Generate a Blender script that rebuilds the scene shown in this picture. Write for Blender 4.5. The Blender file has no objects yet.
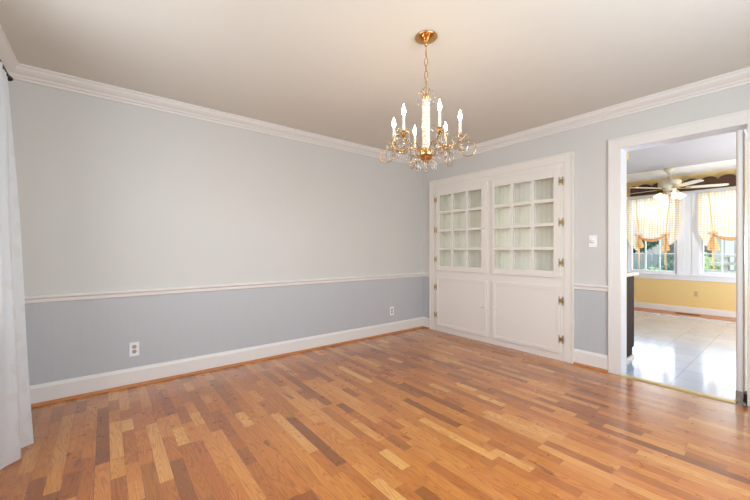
import bpy, bmesh, math, random
from mathutils import Vector, Matrix, noise
PI = math.pi
rnd = random.Random(7)
scene = bpy.context.scene
COL = scene.collection

# ------------------------------------------------------------------ helpers
def lin(c):
    return tuple(((v/255)/12.92 if v/255 <= .04045 else ((v/255+.055)/1.055)**2.4) for v in c) + (1,)

def link(o, parent=None):
    COL.objects.link(o)
    if parent: o.parent = parent
    return o

def obj(name, bm, mat, parent=None, smooth=False, bevel=0):
    me = bpy.data.meshes.new(name)
    bmesh.ops.recalc_face_normals(bm, faces=bm.faces[:])
    bm.to_mesh(me); bm.free()
    if smooth:
        for p in me.polygons: p.use_smooth = True
    for m in (mat if isinstance(mat, (list, tuple)) else [mat]): me.materials.append(m)
    o = bpy.data.objects.new(name, me)
    link(o, parent)
    if bevel:
        b = o.modifiers.new('bevel', 'BEVEL'); b.width = bevel; b.segments = 2; b.limit_method = 'ANGLE'
    return o

def tag(o, label, cat, group=None, kind=None):
    o['label'] = label; o['category'] = cat
    if group: o['group'] = group
    if kind: o['kind'] = kind
    return o

def thing(name, label, cat, loc=(0, 0, 0), group=None, rotz=0):
    o = bpy.data.objects.new(name, None); link(o)
    o.empty_display_size = .05
    o.location = loc; o.rotation_euler = (0, 0, rotz)
    return tag(o, label, cat, group)

def struct(name, bm, mat, label=None, parent=None, **k):
    o = obj(name, bm, mat, parent, **k)
    if parent is None:
        o['kind'] = 'structure'
        if label: o['label'] = label
    return o

def BM(): return bmesh.new()

def box(bm, x0, x1, y0, y1, z0, z1):
    xs, ys, zs = sorted((x0, x1)), sorted((y0, y1)), sorted((z0, z1))
    v = [bm.verts.new((x, y, z)) for x in xs for y in ys for z in zs]
    for f in ((0,1,3,2),(4,6,7,5),(0,4,5,1),(2,3,7,6),(0,2,6,4),(1,5,7,3)):
        bm.faces.new([v[i] for i in f])

def lathe(bm, prof, c=(0,0,0), n=24, axis='z', M=None):
    rings = []
    for r, h in prof:
        ring = []
        for i in range(n):
            a = 2*PI*i/n
            if axis == 'z': p = Vector((r*math.cos(a), r*math.sin(a), h))
            elif axis == 'x': p = Vector((h, r*math.cos(a), r*math.sin(a)))
            else: p = Vector((r*math.cos(a), h, r*math.sin(a)))
            if M: p = M @ p
            ring.append(bm.verts.new(p+Vector(c)))
        rings.append(ring)
    for a, b in zip(rings, rings[1:]):
        for i in range(n):
            bm.faces.new((a[i], a[(i+1) % n], b[(i+1) % n], b[i]))
    if prof[0][0] > 1e-6: bm.faces.new(rings[0])
    if prof[-1][0] > 1e-6: bm.faces.new(rings[-1])
    bmesh.ops.remove_doubles(bm, verts=[v for r in (rings[0], rings[-1]) for v in r], dist=1e-7)

def tube(bm, pts, rad, n=8, closed=False):
    pts = [Vector(p) for p in pts]; N = len(pts); rings = []
    prev = None
    for i, p in enumerate(pts):
        if closed: t = pts[(i+1) % N]-pts[i-1]
        else: t = pts[min(i+1, N-1)]-pts[max(i-1, 0)]
        t.normalize()
        if prev is None:
            u = t.orthogonal().normalized()
        else:
            u = (prev - t*prev.dot(t)).normalized()
        prev = u
        w = t.cross(u); r = rad[i] if isinstance(rad, (list, tuple)) else rad
        rings.append([bm.verts.new(p+(u*math.cos(2*PI*k/n)+w*math.sin(2*PI*k/n))*r) for k in range(n)])
    rng = range(N) if closed else range(N-1)
    for i in rng:
        a, b = rings[i], rings[(i+1) % N]
        off = 0
        if closed and i == N-1:
            off = min(range(n), key=lambda s: (a[0].co-b[s].co).length)
        for k in range(n):
            bm.faces.new((a[k], a[(k+1) % n], b[(k+1+off) % n], b[(k+off) % n]))
    if not closed:
        bm.faces.new(rings[0]); bm.faces.new(rings[-1])

def sweep(bm, prof, path, closed_prof=True):
    """prof: list of (offset, z) ; path: list of ((x,y),(nx,ny)) mitred points"""
    rings = []
    for (x, y), (nx, ny) in path:
        rings.append([bm.verts.new((x+nx*a, y+ny*a, z)) for a, z in prof])
    n = len(prof)
    for a, b in zip(rings, rings[1:]):
        for k in range(n): bm.faces.new((a[k], a[(k+1) % n], b[(k+1) % n], b[k]))
    bm.faces.new(rings[0]); bm.faces.new(rings[-1])

def prism_x(bm, poly, x0, x1):
    """poly in (y,z), extruded along x"""
    a = [bm.verts.new((x0, y, z)) for y, z in poly]; b = [bm.verts.new((x1, y, z)) for y, z in poly]
    bm.faces.new(a); bm.faces.new(b); n = len(poly)
    for i in range(n): bm.faces.new((a[i], a[(i+1) % n], b[(i+1) % n], b[i]))

# ------------------------------------------------------------------ materials
class NT:
    def __init__(s, name):
        s.m = bpy.data.materials.new(name); s.m.use_nodes = True
        s.t = s.m.node_tree; s.t.nodes.clear()
        s.out = s.t.nodes.new('ShaderNodeOutputMaterial')
    def n(s, typ, **k):
        nd = s.t.nodes.new(typ)
        for a, b in k.items(): setattr(nd, a, b)
        return nd
    def l(s, a, b): s.t.links.new(a, b)
    def setin(s, sock, v):
        if isinstance(v, bpy.types.NodeSocket): s.l(v, sock)
        else: sock.default_value = v
    def math(s, op, a, b=0.0, c=0.0, clamp=False):
        nd = s.n('ShaderNodeMath', operation=op, use_clamp=clamp)
        s.setin(nd.inputs[0], a); s.setin(nd.inputs[1], b); s.setin(nd.inputs[2], c)
        return nd.outputs[0]
    def mix(s, f, a, b, blend='MIX'):
        nd = s.n('ShaderNodeMix', data_type='RGBA', blend_type=blend)
        s.setin(nd.inputs[0], f); s.setin(nd.inputs[6], a); s.setin(nd.inputs[7], b)
        return nd.outputs[2]
    def sep(s, v):
        nd = s.n('ShaderNodeSeparateXYZ'); s.l(v, nd.inputs[0]); return nd.outputs
    def comb(s, x, y, z=0.0):
        nd = s.n('ShaderNodeCombineXYZ')
        for i, v in enumerate((x, y, z)): s.setin(nd.inputs[i], v)
        return nd.outputs[0]
    def noise(s, vec, scale, detail=2.0, rough=.5, dist=0.0):
        nd = s.n('ShaderNodeTexNoise'); s.l(vec, nd.inputs['Vector'])
        nd.inputs['Scale'].default_value = scale; nd.inputs['Detail'].default_value = detail
        nd.inputs['Roughness'].default_value = rough; nd.inputs['Distortion'].default_value = dist
        return nd.outputs['Fac']
    def ramp(s, f, stops, interp='LINEAR'):
        nd = s.n('ShaderNodeValToRGB'); s.l(f, nd.inputs[0]); cr = nd.color_ramp; cr.interpolation = interp
        while len(cr.elements) < len(stops): cr.elements.new(.5)
        for e, (p, c) in zip(cr.elements, stops): e.position = p; e.color = c
        return nd.outputs[0]
    def bsdf(s, color, rough=.5, metal=0.0, **k):
        b = s.n('ShaderNodeBsdfPrincipled')
        s.setin(b.inputs['Base Color'], color); s.setin(b.inputs['Roughness'], rough); b.inputs['Metallic'].default_value = metal
        for a, v in k.items(): s.setin(b.inputs[a.replace('_', ' ')], v)
        s.l(b.outputs[0], s.out.inputs[0]); s.b = b
        return b
    def bump(s, h, strength=.2, dist=.002):
        nd = s.n('ShaderNodeBump'); s.l(h, nd.inputs['Height'])
        nd.inputs['Strength'].default_value = strength; nd.inputs['Distance'].default_value = dist
        s.l(nd.outputs[0], s.b.inputs['Normal'])
    def obco(s): return s.n('ShaderNodeTexCoord').outputs['Object']

def paint(name, c, rough=.5, var=.03, bs=.05, scale=60):
    t = NT(name); co = t.obco()
    f = t.noise(co, 3.0, 3.0)
    d = tuple(max(0, v*(1-var)) for v in lin(c)[:3])+(1,)
    t.bsdf(t.mix(f, lin(c), d), rough)
    t.bump(t.noise(co, scale, 2.0), bs, .001)
    return t.m

M = {}
M['trim'] = paint('white_trim_paint', (227, 223, 218), .35)
M['ktrim'] = paint('kitchen_trim_paint', (236, 240, 250), .4)
M['cab'] = paint('cabinet_paint', (230, 224, 216), .38)
M['ceil'] = paint('ceiling_paint', (218, 214, 204), .8, .02, .1, 200)
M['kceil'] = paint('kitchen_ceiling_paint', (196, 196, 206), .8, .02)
M['kceil2'] = paint('kitchen_ceiling_band_white', (248, 250, 255), .8, .02)  # whiter tone for the ceiling strip along the windows
M['yellow'] = paint('yellow_wall_paint', (234, 208, 148), .6)
M['plate'] = paint('plate_plastic', (236, 236, 238), .3)
M['plate_dark'] = paint('receptacle_slots', (120, 112, 104), .5)
M['socket'] = paint('ivory_socket', (176, 166, 148), .4)
M['cream'] = paint('cabinet_interior_paint', (250, 247, 234), .5)

def wallmat():
    t = NT('two_tone_wall'); co = t.obco(); x, y, z = t.sep(co)
    up = t.math('GREATER_THAN', z, .765)
    f = t.noise(co, 2.2, 3.0)
    upc = t.mix(f, lin((208, 205, 200)), lin((203, 202, 198)))
    # faint vertical brushing on the lower paint
    br = t.noise(t.comb(t.math('MULTIPLY', x, 60.0), t.math('MULTIPLY', y, 60.0), t.math('MULTIPLY', z, 3.0)), 1.0, 2.0)
    loc = t.mix(br, lin((188, 190, 192)), lin((182, 184, 187)))
    c = t.mix(up, loc, upc)
    k = t.math('GREATER_THAN', x, .07)
    c = t.mix(k, c, lin((226, 196, 128)))
    t.bsdf(c, .55); t.bump(t.noise(co, 140, 2.0), .06, .001)
    return t.m
M['wall'] = wallmat()

def oak(name, W=.062, finish=True, tint=1.0):
    t = NT(name); co = t.obco(); x, y, z = t.sep(co); co = t.comb(x, y, .37)
    cx = t.math('DIVIDE', x, W); ci = t.math('FLOOR', cx); cf = t.math('FRACT', cx)
    wn = t.n('ShaderNodeTexWhiteNoise', noise_dimensions='1D'); t.l(ci, wn.inputs['W'])
    r1 = wn.outputs['Value']
    wn2 = t.n('ShaderNodeTexWhiteNoise', noise_dimensions='1D'); t.l(t.math('ADD', ci, 57.3), wn2.inputs['W'])
    ln = t.math('MULTIPLY_ADD', wn2.outputs['Value'], .20, .24)
    py = t.math('ADD', t.math('DIVIDE', y, ln), t.math('MULTIPLY', r1, 13.0))
    py = t.math('ADD', py, t.math('MULTIPLY', t.math('SINE', t.math('MULTIPLY', py, 2.1)), .32))
    pi_ = t.math('FLOOR', py); pf = t.math('FRACT', py)
    wc = t.n('ShaderNodeTexWhiteNoise', noise_dimensions='2D'); t.l(t.comb(ci, pi_), wc.inputs['Vector'])
    v = wc.outputs['Value']
    wc2 = t.n('ShaderNodeTexWhiteNoise', noise_dimensions='2D'); t.l(t.comb(t.math('ADD', ci, 31.7), pi_), wc2.inputs['Vector'])
    v2 = wc2.outputs['Value']
    base = t.ramp(v, [(0, lin((130, 76, 28))), (.10, lin((160, 96, 36))), (.35, lin((188, 114, 44))), (.6, lin((206, 132, 54))),
                      (.88, lin((218, 150, 74))), (1, lin((232, 176, 100)))])
    base = t.mix(t.math('MULTIPLY', v2, .45), base, lin((184, 96, 42)))
    # grain: cathedral rings stretched along the board
    gv = t.comb(t.math('ADD', t.math('MULTIPLY', x, 30.0), t.math('MULTIPLY', v, 91.0)), t.math('ADD', t.math('MULTIPLY', y, 2.0), t.math('MULTIPLY', v2, 47.0)), v)
    ng = t.noise(gv, .75, 1.0, .4, .3)
    rings = t.math('SINE', t.math('MULTIPLY', ng, 95.0))
    rings = t.math('POWER', t.math('MULTIPLY_ADD', rings, .5, .5), 2.0)
    fine = t.noise(t.comb(t.math('MULTIPLY', x, 420.0), t.math('MULTIPLY', y, 14.0), v), 1.0, 2.0)
    base = t.mix(t.math('MULTIPLY', rings, .36), base, t.mix(1.0, base, lin((150, 92, 56)), 'MULTIPLY'))
    base = t.mix(t.math('MULTIPLY', fine, .22), base, lin((120, 72, 40)))
    # dark mineral streaks on a few boards
    st = t.noise(t.comb(t.math('ADD', t.math('MULTIPLY', x, 30.0), t.math('MULTIPLY', v, 50.0)), t.math('ADD', t.math('MULTIPLY', y, 7.0), t.math('MULTIPLY', v2, 33.0)), v), .8, 2.0, .5, .4)
    smask = t.math('MULTIPLY', t.math('GREATER_THAN', v2, .80), t.math('MULTIPLY', t.math('SUBTRACT', st, .60), 9.0, clamp=True))
    base = t.mix(t.math('MULTIPLY', smask, .65, clamp=True), base, lin((84, 48, 28)))
    # seams
    ex = t.math('MINIMUM', cf, t.math('SUBTRACT', 1.0, cf))
    ey = t.math('MULTIPLY', t.math('MINIMUM', pf, t.math('SUBTRACT', 1.0, pf)), t.math('DIVIDE', ln, W))
    e = t.math('MINIMUM', ex, ey)
    seam = t.math('SUBTRACT', 1.0, t.math('DIVIDE', e, .022), clamp=True)
    base = t.mix(t.math('MULTIPLY', seam, .6), base, lin((88, 52, 30)))
    rg = t.math('MULTIPLY_ADD', t.noise(co, 14.0, 3.0), .10, .24)
    t.bsdf(base, rg, Specular_IOR_Level=.4, Coat_Weight=.75, Coat_Roughness=.16)
    h = t.math('SUBTRACT', t.math('ADD', t.math('MULTIPLY', rings, .08), t.math('MULTIPLY', t.noise(co, 9.0, 2.0), .5)), seam)
    t.bump(h, .12, .0012)
    return t.m
M['oak'] = oak('oak_strip_floor')

def woodplain(name, c1, c2, rough=.35, sc=(3, 60, 60)):
    t = NT(name); co = t.obco(); mp = t.n('ShaderNodeMapping'); t.l(co, mp.inputs[0]); mp.inputs['Scale'].default_value = sc
    f = t.noise(mp.outputs[0], 1.0, 3.0, .6, .8)
    t.bsdf(t.mix(f, lin(c1), lin(c2)), rough)
    return t.m
M['shoe'] = woodplain('oak_shoe_mould', (206, 140, 84), (160, 96, 50))
M['walnut'] = woodplain('dark_walnut', (86, 52, 34), (48, 26, 18), .4, (60, 4, 60))
M['espresso'] = woodplain('espresso_cabinet', (46, 26, 34), (30, 16, 22), .65, (60, 60, 4))
M['espresso'].node_tree.nodes['Principled BSDF'].inputs['Specular IOR Level'].default_value = .15

def metal(name, c, rough=.25):
    t = NT(name); f = t.noise(t.obco(), 40.0, 2.0)
    t.bsdf(lin(c), t.math('MULTIPLY_ADD', f, .12, rough-.05), 1.0)
    return t.m
M['brass'] = metal('polished_brass', (204, 160, 106), .2)
M['brass_hinge'] = metal('aged_brass', (176, 150, 96), .32)
M['thresh'] = metal('satin_brass', (226, 200, 140), .4)
M['steel'] = metal('dull_steel', (150, 146, 140), .35)
M['black'] = paint('black_metal', (28, 26, 26), .4)
M['fanwhite'] = paint('fan_enamel', (226, 222, 206), .3)

def glass(name, c=(255, 255, 255), rough=0.0, ior=1.5):
    t = NT(name); f = t.noise(t.obco(), 4.0)
    t.bsdf(t.mix(f, lin(c), lin(tuple(max(0, k-2) for k in c))), rough, Transmission_Weight=1.0, IOR=ior)
    return t.m
M['crystal'] = glass('cut_crystal', (255, 253, 250), .02, 1.55)

def pane(name, tr=.9):
    t = NT(name)
    g = t.n('ShaderNodeBsdfGlossy'); g.inputs['Roughness'].default_value = .02
    tp = t.n('ShaderNodeBsdfTransparent')
    f = t.noise(t.obco(), 2.0)
    t.setin(tp.inputs[0], t.mix(f, (1, 1, 1, 1), (.985, .995, .99, 1)))
    lw = t.n('ShaderNodeLayerWeight'); fc_ = t.math('MULTIPLY_ADD', t.math('POWER', lw.outputs['Facing'], 4.0), .4, .03)
    mx = t.n('ShaderNodeMixShader'); t.l(fc_, mx.inputs[0]); t.l(tp.outputs[0], mx.inputs[1]); t.l(g.outputs[0], mx.inputs[2])
    t.l(mx.outputs[0], t.out.inputs[0]); return t.m
M['pane'] = pane('window_glass')

def emis(name, c, s):
    t = NT(name); e = t.n('ShaderNodeEmission')
    f = t.noise(t.obco(), 20.0)
    t.setin(e.inputs[0], t.mix(f, lin(c), lin(tuple(max(0, k-4) for k in c)))); e.inputs[1].default_value = s
    t.l(e.outputs[0], t.out.inputs[0]); return t.m
M['bulb'] = emis('lit_candle_bulb', (255, 220, 174), 110)
M['candle'] = paint('candle_sleeve', (206, 206, 194), .5)
M['tulip'] = emis('lit_glass_shade', (255, 228, 206), 1.9)
for k_ in ('tulip',): M[k_].cycles.emission_sampling = 'NONE'

def beadboard():
    t = NT('beadboard_paint'); co = t.obco(); x, y, z = t.sep(co)
    f = t.math('FRACT', t.math('DIVIDE', y, .052)); e = t.math('MINIMUM', f, t.math('SUBTRACT', 1.0, f))
    g = t.math('SUBTRACT', 1.0, t.math('DIVIDE', e, .09), clamp=True)
    t.bsdf(t.mix(t.math('MULTIPLY', g, .35), lin((252, 249, 236)), lin((206, 204, 188))), .5)
    t.bump(t.math('SUBTRACT', 1.0, g), .5, .004); return t.m
M['bead'] = beadboard()

def curtainmat():
    t = NT('leaf_lace_curtain'); uv = t.n('ShaderNodeUVMap').outputs[0]
    vo = t.n('ShaderNodeTexVoronoi', voronoi_dimensions='2D'); t.l(uv, vo.inputs['Vector'])
    vo.inputs['Scale'].default_value = 6.5; vo.inputs['Randomness'].default_value = .55
    sub = t.n('ShaderNodeVectorMath', operation='SUBTRACT'); t.l(uv, sub.inputs[0]); t.l(vo.outputs['Position'], sub.inputs[1])
    ang = t.math('MULTIPLY_ADD', t.sep(vo.outputs['Color'])[0], 2.6, .3)
    ro = t.n('ShaderNodeVectorRotate', rotation_type='Z_AXIS'); t.l(sub.outputs[0], ro.inputs['Vector']); t.l(ang, ro.inputs['Angle'])
    a, b, _ = t.sep(ro.outputs[0])
    L = .05
    w = t.math('MULTIPLY', t.math('SUBTRACT', 1.0, t.math('POWER', t.math('ABSOLUTE', t.math('DIVIDE', a, L)), 2.0)), .024)
    lf = t.math('LESS_THAN', t.math('ABSOLUTE', b), w)
    vein = t.math('LESS_THAN', t.math('ABSOLUTE', b), .0018)
    leaf = t.math('MULTIPLY', lf, t.math('SUBTRACT', 1.0, vein))
    u_, v_, _2 = t.sep(uv)
    # thin winding stems
    sx = t.math('ADD', u_, t.math('MULTIPLY', t.math('SINE', t.math('MULTIPLY', v_, 11.0)), .045))
    sf = t.math('ABSOLUTE', t.math('SUBTRACT', t.math('FRACT', t.math('MULTIPLY', sx, 4.3)), .5))
    stem = t.math('LESS_THAN', sf, .012)
    pat = t.math('MAXIMUM', leaf, stem)
    weave = t.math('MULTIPLY', t.math('SINE', t.math('MULTIPLY', u_, 900.0)), t.math('SINE', t.math('MULTIPLY', v_, 900.0)))
    d = t.n('ShaderNodeBsdfDiffuse'); t.setin(d.inputs[0], t.mix(pat, lin((250, 252, 254)), lin((252, 252, 252))))
    tl = t.n('ShaderNodeBsdfTranslucent'); t.setin(tl.inputs[0], t.mix(pat, lin((232, 240, 248)), lin((222, 228, 228))))
    m1 = t.n('ShaderNodeMixShader'); m1.inputs[0].default_value = .5; t.l(d.outputs[0], m1.inputs[1]); t.l(tl.outputs[0], m1.inputs[2])
    tp = t.n('ShaderNodeBsdfTransparent')
    m2 = t.n('ShaderNodeMixShader'); t.setin(m2.inputs[0], t.math('MULTIPLY_ADD', weave, .01, .05)); t.l(m1.outputs[0], m2.inputs[1]); t.l(tp.outputs[0], m2.inputs[2])
    t.l(m2.outputs[0], t.out.inputs[0]); return t.m
M['curtain'] = curtainmat()

def gingham(name, a, b, sheer):
    t = NT(name); x, y, z = t.sep(t.obco())
    P = .042
    fy = t.math('GREATER_THAN', t.math('FRACT', t.math('DIVIDE', y, P)), .6)
    fz = t.math('GREATER_THAN', t.math('FRACT', t.math('DIVIDE', z, P)), .6)
    k = t.math('MULTIPLY', t.math('ADD', fy, fz), .5)
    c = t.mix(k, lin(a), lin(b))
    d = t.n('ShaderNodeBsdfDiffuse'); t.l(c, d.inputs[0]); tl = t.n('ShaderNodeBsdfTranslucent'); t.l(c, tl.inputs[0])
    m1 = t.n('ShaderNodeMixShader'); m1.inputs[0].default_value = .45; t.l(d.outputs[0], m1.inputs[1]); t.l(tl.outputs[0], m1.inputs[2])
    tp = t.n('ShaderNodeBsdfTransparent'); m2 = t.n('ShaderNodeMixShader'); m2.inputs[0].default_value = sheer
    t.l(m1.outputs[0], m2.inputs[1]); t.l(tp.outputs[0], m2.inputs[2]); t.l(m2.outputs[0], t.out.inputs[0]); return t.m
M['gingham'] = gingham('gingham_sheer', (252, 248, 238), (242, 208, 150), .20)
M['gingham2'] = gingham('gingham_gathered', (250, 220, 172), (240, 186, 118), .05)
M['ribbon'] = gingham('gingham_ribbon', (250, 212, 168), (242, 186, 132), .03)

def kfloor():
    t = NT('grey_tile_floor'); co = t.obco(); mp = t.n('ShaderNodeMapping'); t.l(co, mp.inputs[0]); mp.inputs['Rotation'].default_value = (0, 0, 0)
    br = t.n('ShaderNodeTexBrick'); t.l(mp.outputs[0], br.inputs['Vector'])
    br.inputs['Scale'].default_value = 1.0; br.inputs['Brick Width'].default_value = .31; br.inputs['Row Height'].default_value = .31
    br.offset = 0.0; br.inputs['Mortar Size'].default_value = .004
    br.inputs['Color1'].default_value = lin((190, 203, 230)); br.inputs['Color2'].default_value = lin((172, 186, 214)); br.inputs['Mortar'].default_value = lin((140, 150, 172))
    f = t.noise(co, 5.0, 5.0, .65, 1.5)
    c = t.mix(t.math('MULTIPLY', f, .5), br.outputs[0], lin((196, 208, 232)))
    t.bsdf(c, t.math('MULTIPLY_ADD', f, .2, .10), Coat_Weight=.9, Coat_Roughness=.10)
    t.bump(t.noise(co, 6.0, 3.0), .12, .01); return t.m
M['tile'] = kfloor()

def leafmat(name, a, b, sc=6):
    t = NT(name); f = t.noise(t.obco(), sc, 4.0, .7); t.bsdf(t.mix(f, lin(a), lin(b)), .6); return t.m
M['grass'] = leafmat('lawn', (120, 160, 80), (70, 110, 50))
M['leaf1'] = leafmat('leaves_bright', (206, 226, 170), (130, 176, 110), 9)
M['leaf2'] = leafmat('leaves_dark', (120, 160, 140), (70, 112, 96), 9)
M['flower'] = leafmat('orange_flowers', (240, 170, 110), (120, 160, 90), 14)
M['bark'] = leafmat('bark', (110, 90, 70), (60, 46, 36), 20)
M['fence'] = paint('weathered_fence', (170, 182, 190), .7)
M['siding'] = paint('white_siding', (232, 234, 236), .6)
M['roof'] = paint('grey_roof', (120, 122, 128), .8)

# ------------------------------------------------------------------ room dimensions (m)
XL, YF, H = -4.24, -4.35, 2.44          # left wall, wall behind the viewer, ceiling
TH = .14                                # thickness of the cabinet / doorway wall
DY0, DY1, DZ = -2.461, -3.24, 2.055     # doorway
KX, KH, KY0, KY1 = 4.60, 2.50, .9, -4.6   # kitchen

# floors / ceilings
bm = BM(); box(bm, XL-.12, 0.0, YF-.12, .12, -.12, 0); fl = struct('floor', bm, M['oak'], 'oak strip floor of the dining room')
bm = BM(); box(bm, TH, KX-.46, KY1, KY0, -.12, 0); box(bm, 0, TH, DY1, DY0, -.12, 0)
struct('floor_kitchen', bm, M['tile'], 'shiny grey tile floor of the kitchen')
bm = BM(); box(bm, KX-.46, KX, KY1, KY0, -.12, .002); struct('trim_1', bm, M['shoe'], 'wood floor border under the kitchen windows')
bm = BM(); box(bm, XL-.12, 0.0, YF-.12, .12, H, H+.12); struct('ceiling', bm, M['ceil'], 'white dining room ceiling')
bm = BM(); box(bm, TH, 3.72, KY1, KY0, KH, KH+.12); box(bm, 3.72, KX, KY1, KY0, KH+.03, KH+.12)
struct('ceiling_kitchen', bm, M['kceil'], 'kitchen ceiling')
bm = BM(); box(bm, 3.72, KX, KY1, KY0, KH-.005, KH+.03); struct('trim_2', bm, M['kceil2'], 'whiter ceiling band along the kitchen windows')

# walls
bm = BM(); box(bm, XL-.12, TH, 0, .12, 0, H+.12); struct('wall_back', bm, M['wall'], 'two tone painted wall with chair rail')
CY0, CY1, CZ0, CZ1 = -.235, -1.985, .05, 2.02      # niche of the built-in
bm = BM()
box(bm, 0, TH, 0, CY0, 0, 2.62)
box(bm, 0, TH, CY0, CY1, CZ1, 2.62); box(bm, 0, TH, CY0, CY1, 0, CZ0)
box(bm, 0, TH, CY1, DY0+.02, 0, 2.62)
box(bm, 0, TH, DY0+.02, DY1-.02, DZ+.02, 2.62)
box(bm, 0, TH, DY1-.02, YF-.12, 0, 2.62)
struct('wall_right', bm, M['wall'], 'wall with the built-in cabinet and the doorway')
# left wall with window
LW0, LW1, LZ0, LZ1 = -.95, -2.75, .75, 2.05
bm = BM()
box(bm, XL-.12, XL, 0, LW0, 0, H); box(bm, XL-.12, XL, LW0, LW1, 0, LZ0); box(bm, XL-.12, XL, LW0, LW1, LZ1, H); box(bm, XL-.12, XL, LW1, YF-.12, 0, H)
struct('wall_left', bm, M['wall'], 'wall behind the lace curtain')
FX0, FX1, FZ0, FZ1 = -3.35, -1.25, .55, 2.1
bm = BM()
box(bm, XL, FX0, YF-.12, YF, 0, H); box(bm, FX1, 0, YF-.12, YF, 0, H); box(bm, FX0, FX1, YF-.12, YF, 0, FZ0); box(bm, FX0, FX1, YF-.12, YF, FZ1, H)
struct('wall_front', bm, M['wall'], 'wall behind the viewer')

def window_struct(name, axis, p, a0, a1, z0, z1, cols, rows, into, mt='trim'):
    """simple sash window in a wall; axis = wall normal axis, p = glass plane"""
    fr = BM(); w = .045
    def bx(b, u0, u1, d0, d1, zz0, zz1):
        if axis == 'x': box(b, p+d0, p+d1, u0, u1, zz0, zz1)
        else: box(b, u0, u1, p+d0, p+d1, zz0, zz1)
    lo, hi = sorted((a0, a1))
    bx(fr, lo, lo+w, -.03, .03, z0, z1); bx(fr, hi-w, hi, -.03, .03, z0, z1)
    bx(fr, lo+w, hi-w, -.03, .03, z0, z0+w); bx(fr, lo+w, hi-w, -.03, .03, z1-w, z1)
    zm = (z0+z1)/2
    bx(fr, lo+w, hi-w, -.028, .028, zm-.025, zm+.025)
    for i in range(1, cols):
        u = lo+w+(hi-lo-2*w)*i/cols; bx(fr, u-.009, u+.009, -.014, .014, z0+w, zm-.025); bx(fr, u-.009, u+.009, -.014, .014, zm+.025, z1-w)
    for s0, s1 in ((z0+w, zm-.025), (zm+.025, z1-w)):
        for j in range(1, rows):
            z = s0+(s1-s0)*j/rows; bx(fr, lo+w, hi-w, -.013, .013, z-.009, z+.009)
    f = struct(name, fr, M[mt], 'white double hung sash window')
    g = BM(); bx(g, lo+w, hi-w, -.002, .002, z0+w, z1-w)
    obj('pane', g, M['pane'], f)
    return f
window_struct('window_1', 'x', XL-.06, LW1, LW0, LZ0, LZ1, 3, 2, 1)
window_struct('window_2', 'y', YF-.06, FX0, FX1, FZ0, FZ1, 4, 2, 1)

# ------------------------------------------------------------------ crown moulding, chair rail, baseboards
crown = [(0, H), (.088, H), (.088, H-.012), (.078, H-.018), (.070, H-.034), (.050, H-.050), (.034, H-.058), (.026, H-.072), (.014, H-.076), (.012, H-.092), (0, H-.092)]
bm = BM()
q = [((XL, YF), (1, 1)), ((XL, 0), (1, -1)), ((0, 0), (-1, -1)), ((0, YF), (-1, 1))]
sweep(bm, crown, q); struct('trim_3', bm, M['trim'], 'white crown moulding round the dining room ceiling')
rail = [(0, .805), (.012, .805), (.026, .797), (.030, .788), (.024, .780), (.015, .775), (.013, .752), (.006, .744), (0, .744)]
base = [(0, 0), (.016, 0), (.016, .125), (.012, .135), (.006, .145), (0, .15)]
shoe = [(.016, .0), (.034, .0), (.033, .008), (.029, .015), (.022, .019), (.016, .020)]
PA = [((XL, 0), (1, -1)), ((0, 0), (-1, -1)), ((0, -.150), (-1, 0))]
PBs = [((0, -2.069), (-1, 0)), ((0, -2.367), (-1, 0))]
PL = [((XL, YF), (1, 1)), ((XL, 0), (1, -1))]
PB2 = [((0, -3.34), (-1, 0)), ((0, YF), (-1, 1)), ((XL, YF), (1, 1))]
for nm, path, lb in (('back', PA, 'white baseboard along the long wall'), ('right', PBs, 'short white baseboard beside the doorway'), ('left', PL, 'white baseboard of the curtain wall'), ('front', PB2, 'white baseboard behind the viewer')):
    bm = BM(); sweep(bm, base, path); struct('baseboard_'+nm, bm, M['trim'], lb)
n = 4
for path, lb in ((PA, 'long wall'), (PBs, 'doorway wall'), (PL, 'curtain wall'), (PB2, 'viewer wall')):
    bm = BM(); sweep(bm, shoe, path); struct('trim_%d' % n, bm, M['shoe'], 'oak shoe moulding, '+lb); n += 1
# chair rail (interrupted at the left-wall window)
bm = BM(); sweep(bm, rail, PA); struct('trim_8', bm, M['trim'], 'white chair rail on the long wall')
bm = BM(); sweep(bm, rail, [((0, -2.05), (-1, 0)), ((0, -2.380), (-1, 0))]); struct('trim_9', bm, M['trim'], 'short white chair rail beside the doorway')
bm = BM(); sweep(bm, rail, [((XL, -.85), (1, 0)), ((XL, 0), (1, -1))]); struct('trim_10', bm, M['trim'], 'chair rail on the curtain wall')

bm = BM(); sweep(bm, rail, [((0, -3.33), (-1, 0)), ((0, YF), (-1, 0))]); struct('trim_17', bm, M['trim'], 'chair rail beyond the doorway')
# doorway casing and jamb
bm = BM()
ci, co_ = DY0, DY0+.093; ri, ro_ = DY1, DY1-.093; zt, zo = DZ, DZ+.10
for x0, x1, s in ((-.02, 0, -1), (TH, TH+.02, 1)):
    box(bm, x0, x1, ci, co_, 0, zo); box(bm, x0, x1, ri, ro_, 0, zo); box(bm, x0, x1, ri, ci, zt, zo)
# raised back band on the dining side
box(bm, -.028, -.02, co_-.018, co_, 0, zo); box(bm, -.028, -.02, ro_, ro_+.018, 0, zo); box(bm, -.028, -.02, ro_+.018, co_-.018, zo-.018, zo)
struct('trim_11', bm, M['trim'], 'white casing round the doorway', bevel=.002)
bm = BM(); box(bm, 0, TH, DY0, DY0+.02, 0, DZ+.02); box(bm, 0, TH, DY1, DY1-.02, 0, DZ+.02); box(bm, 0, TH, DY1, DY0, DZ, DZ+.02)
struct('trim_12', bm, M['ktrim'], 'white door jamb')
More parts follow.
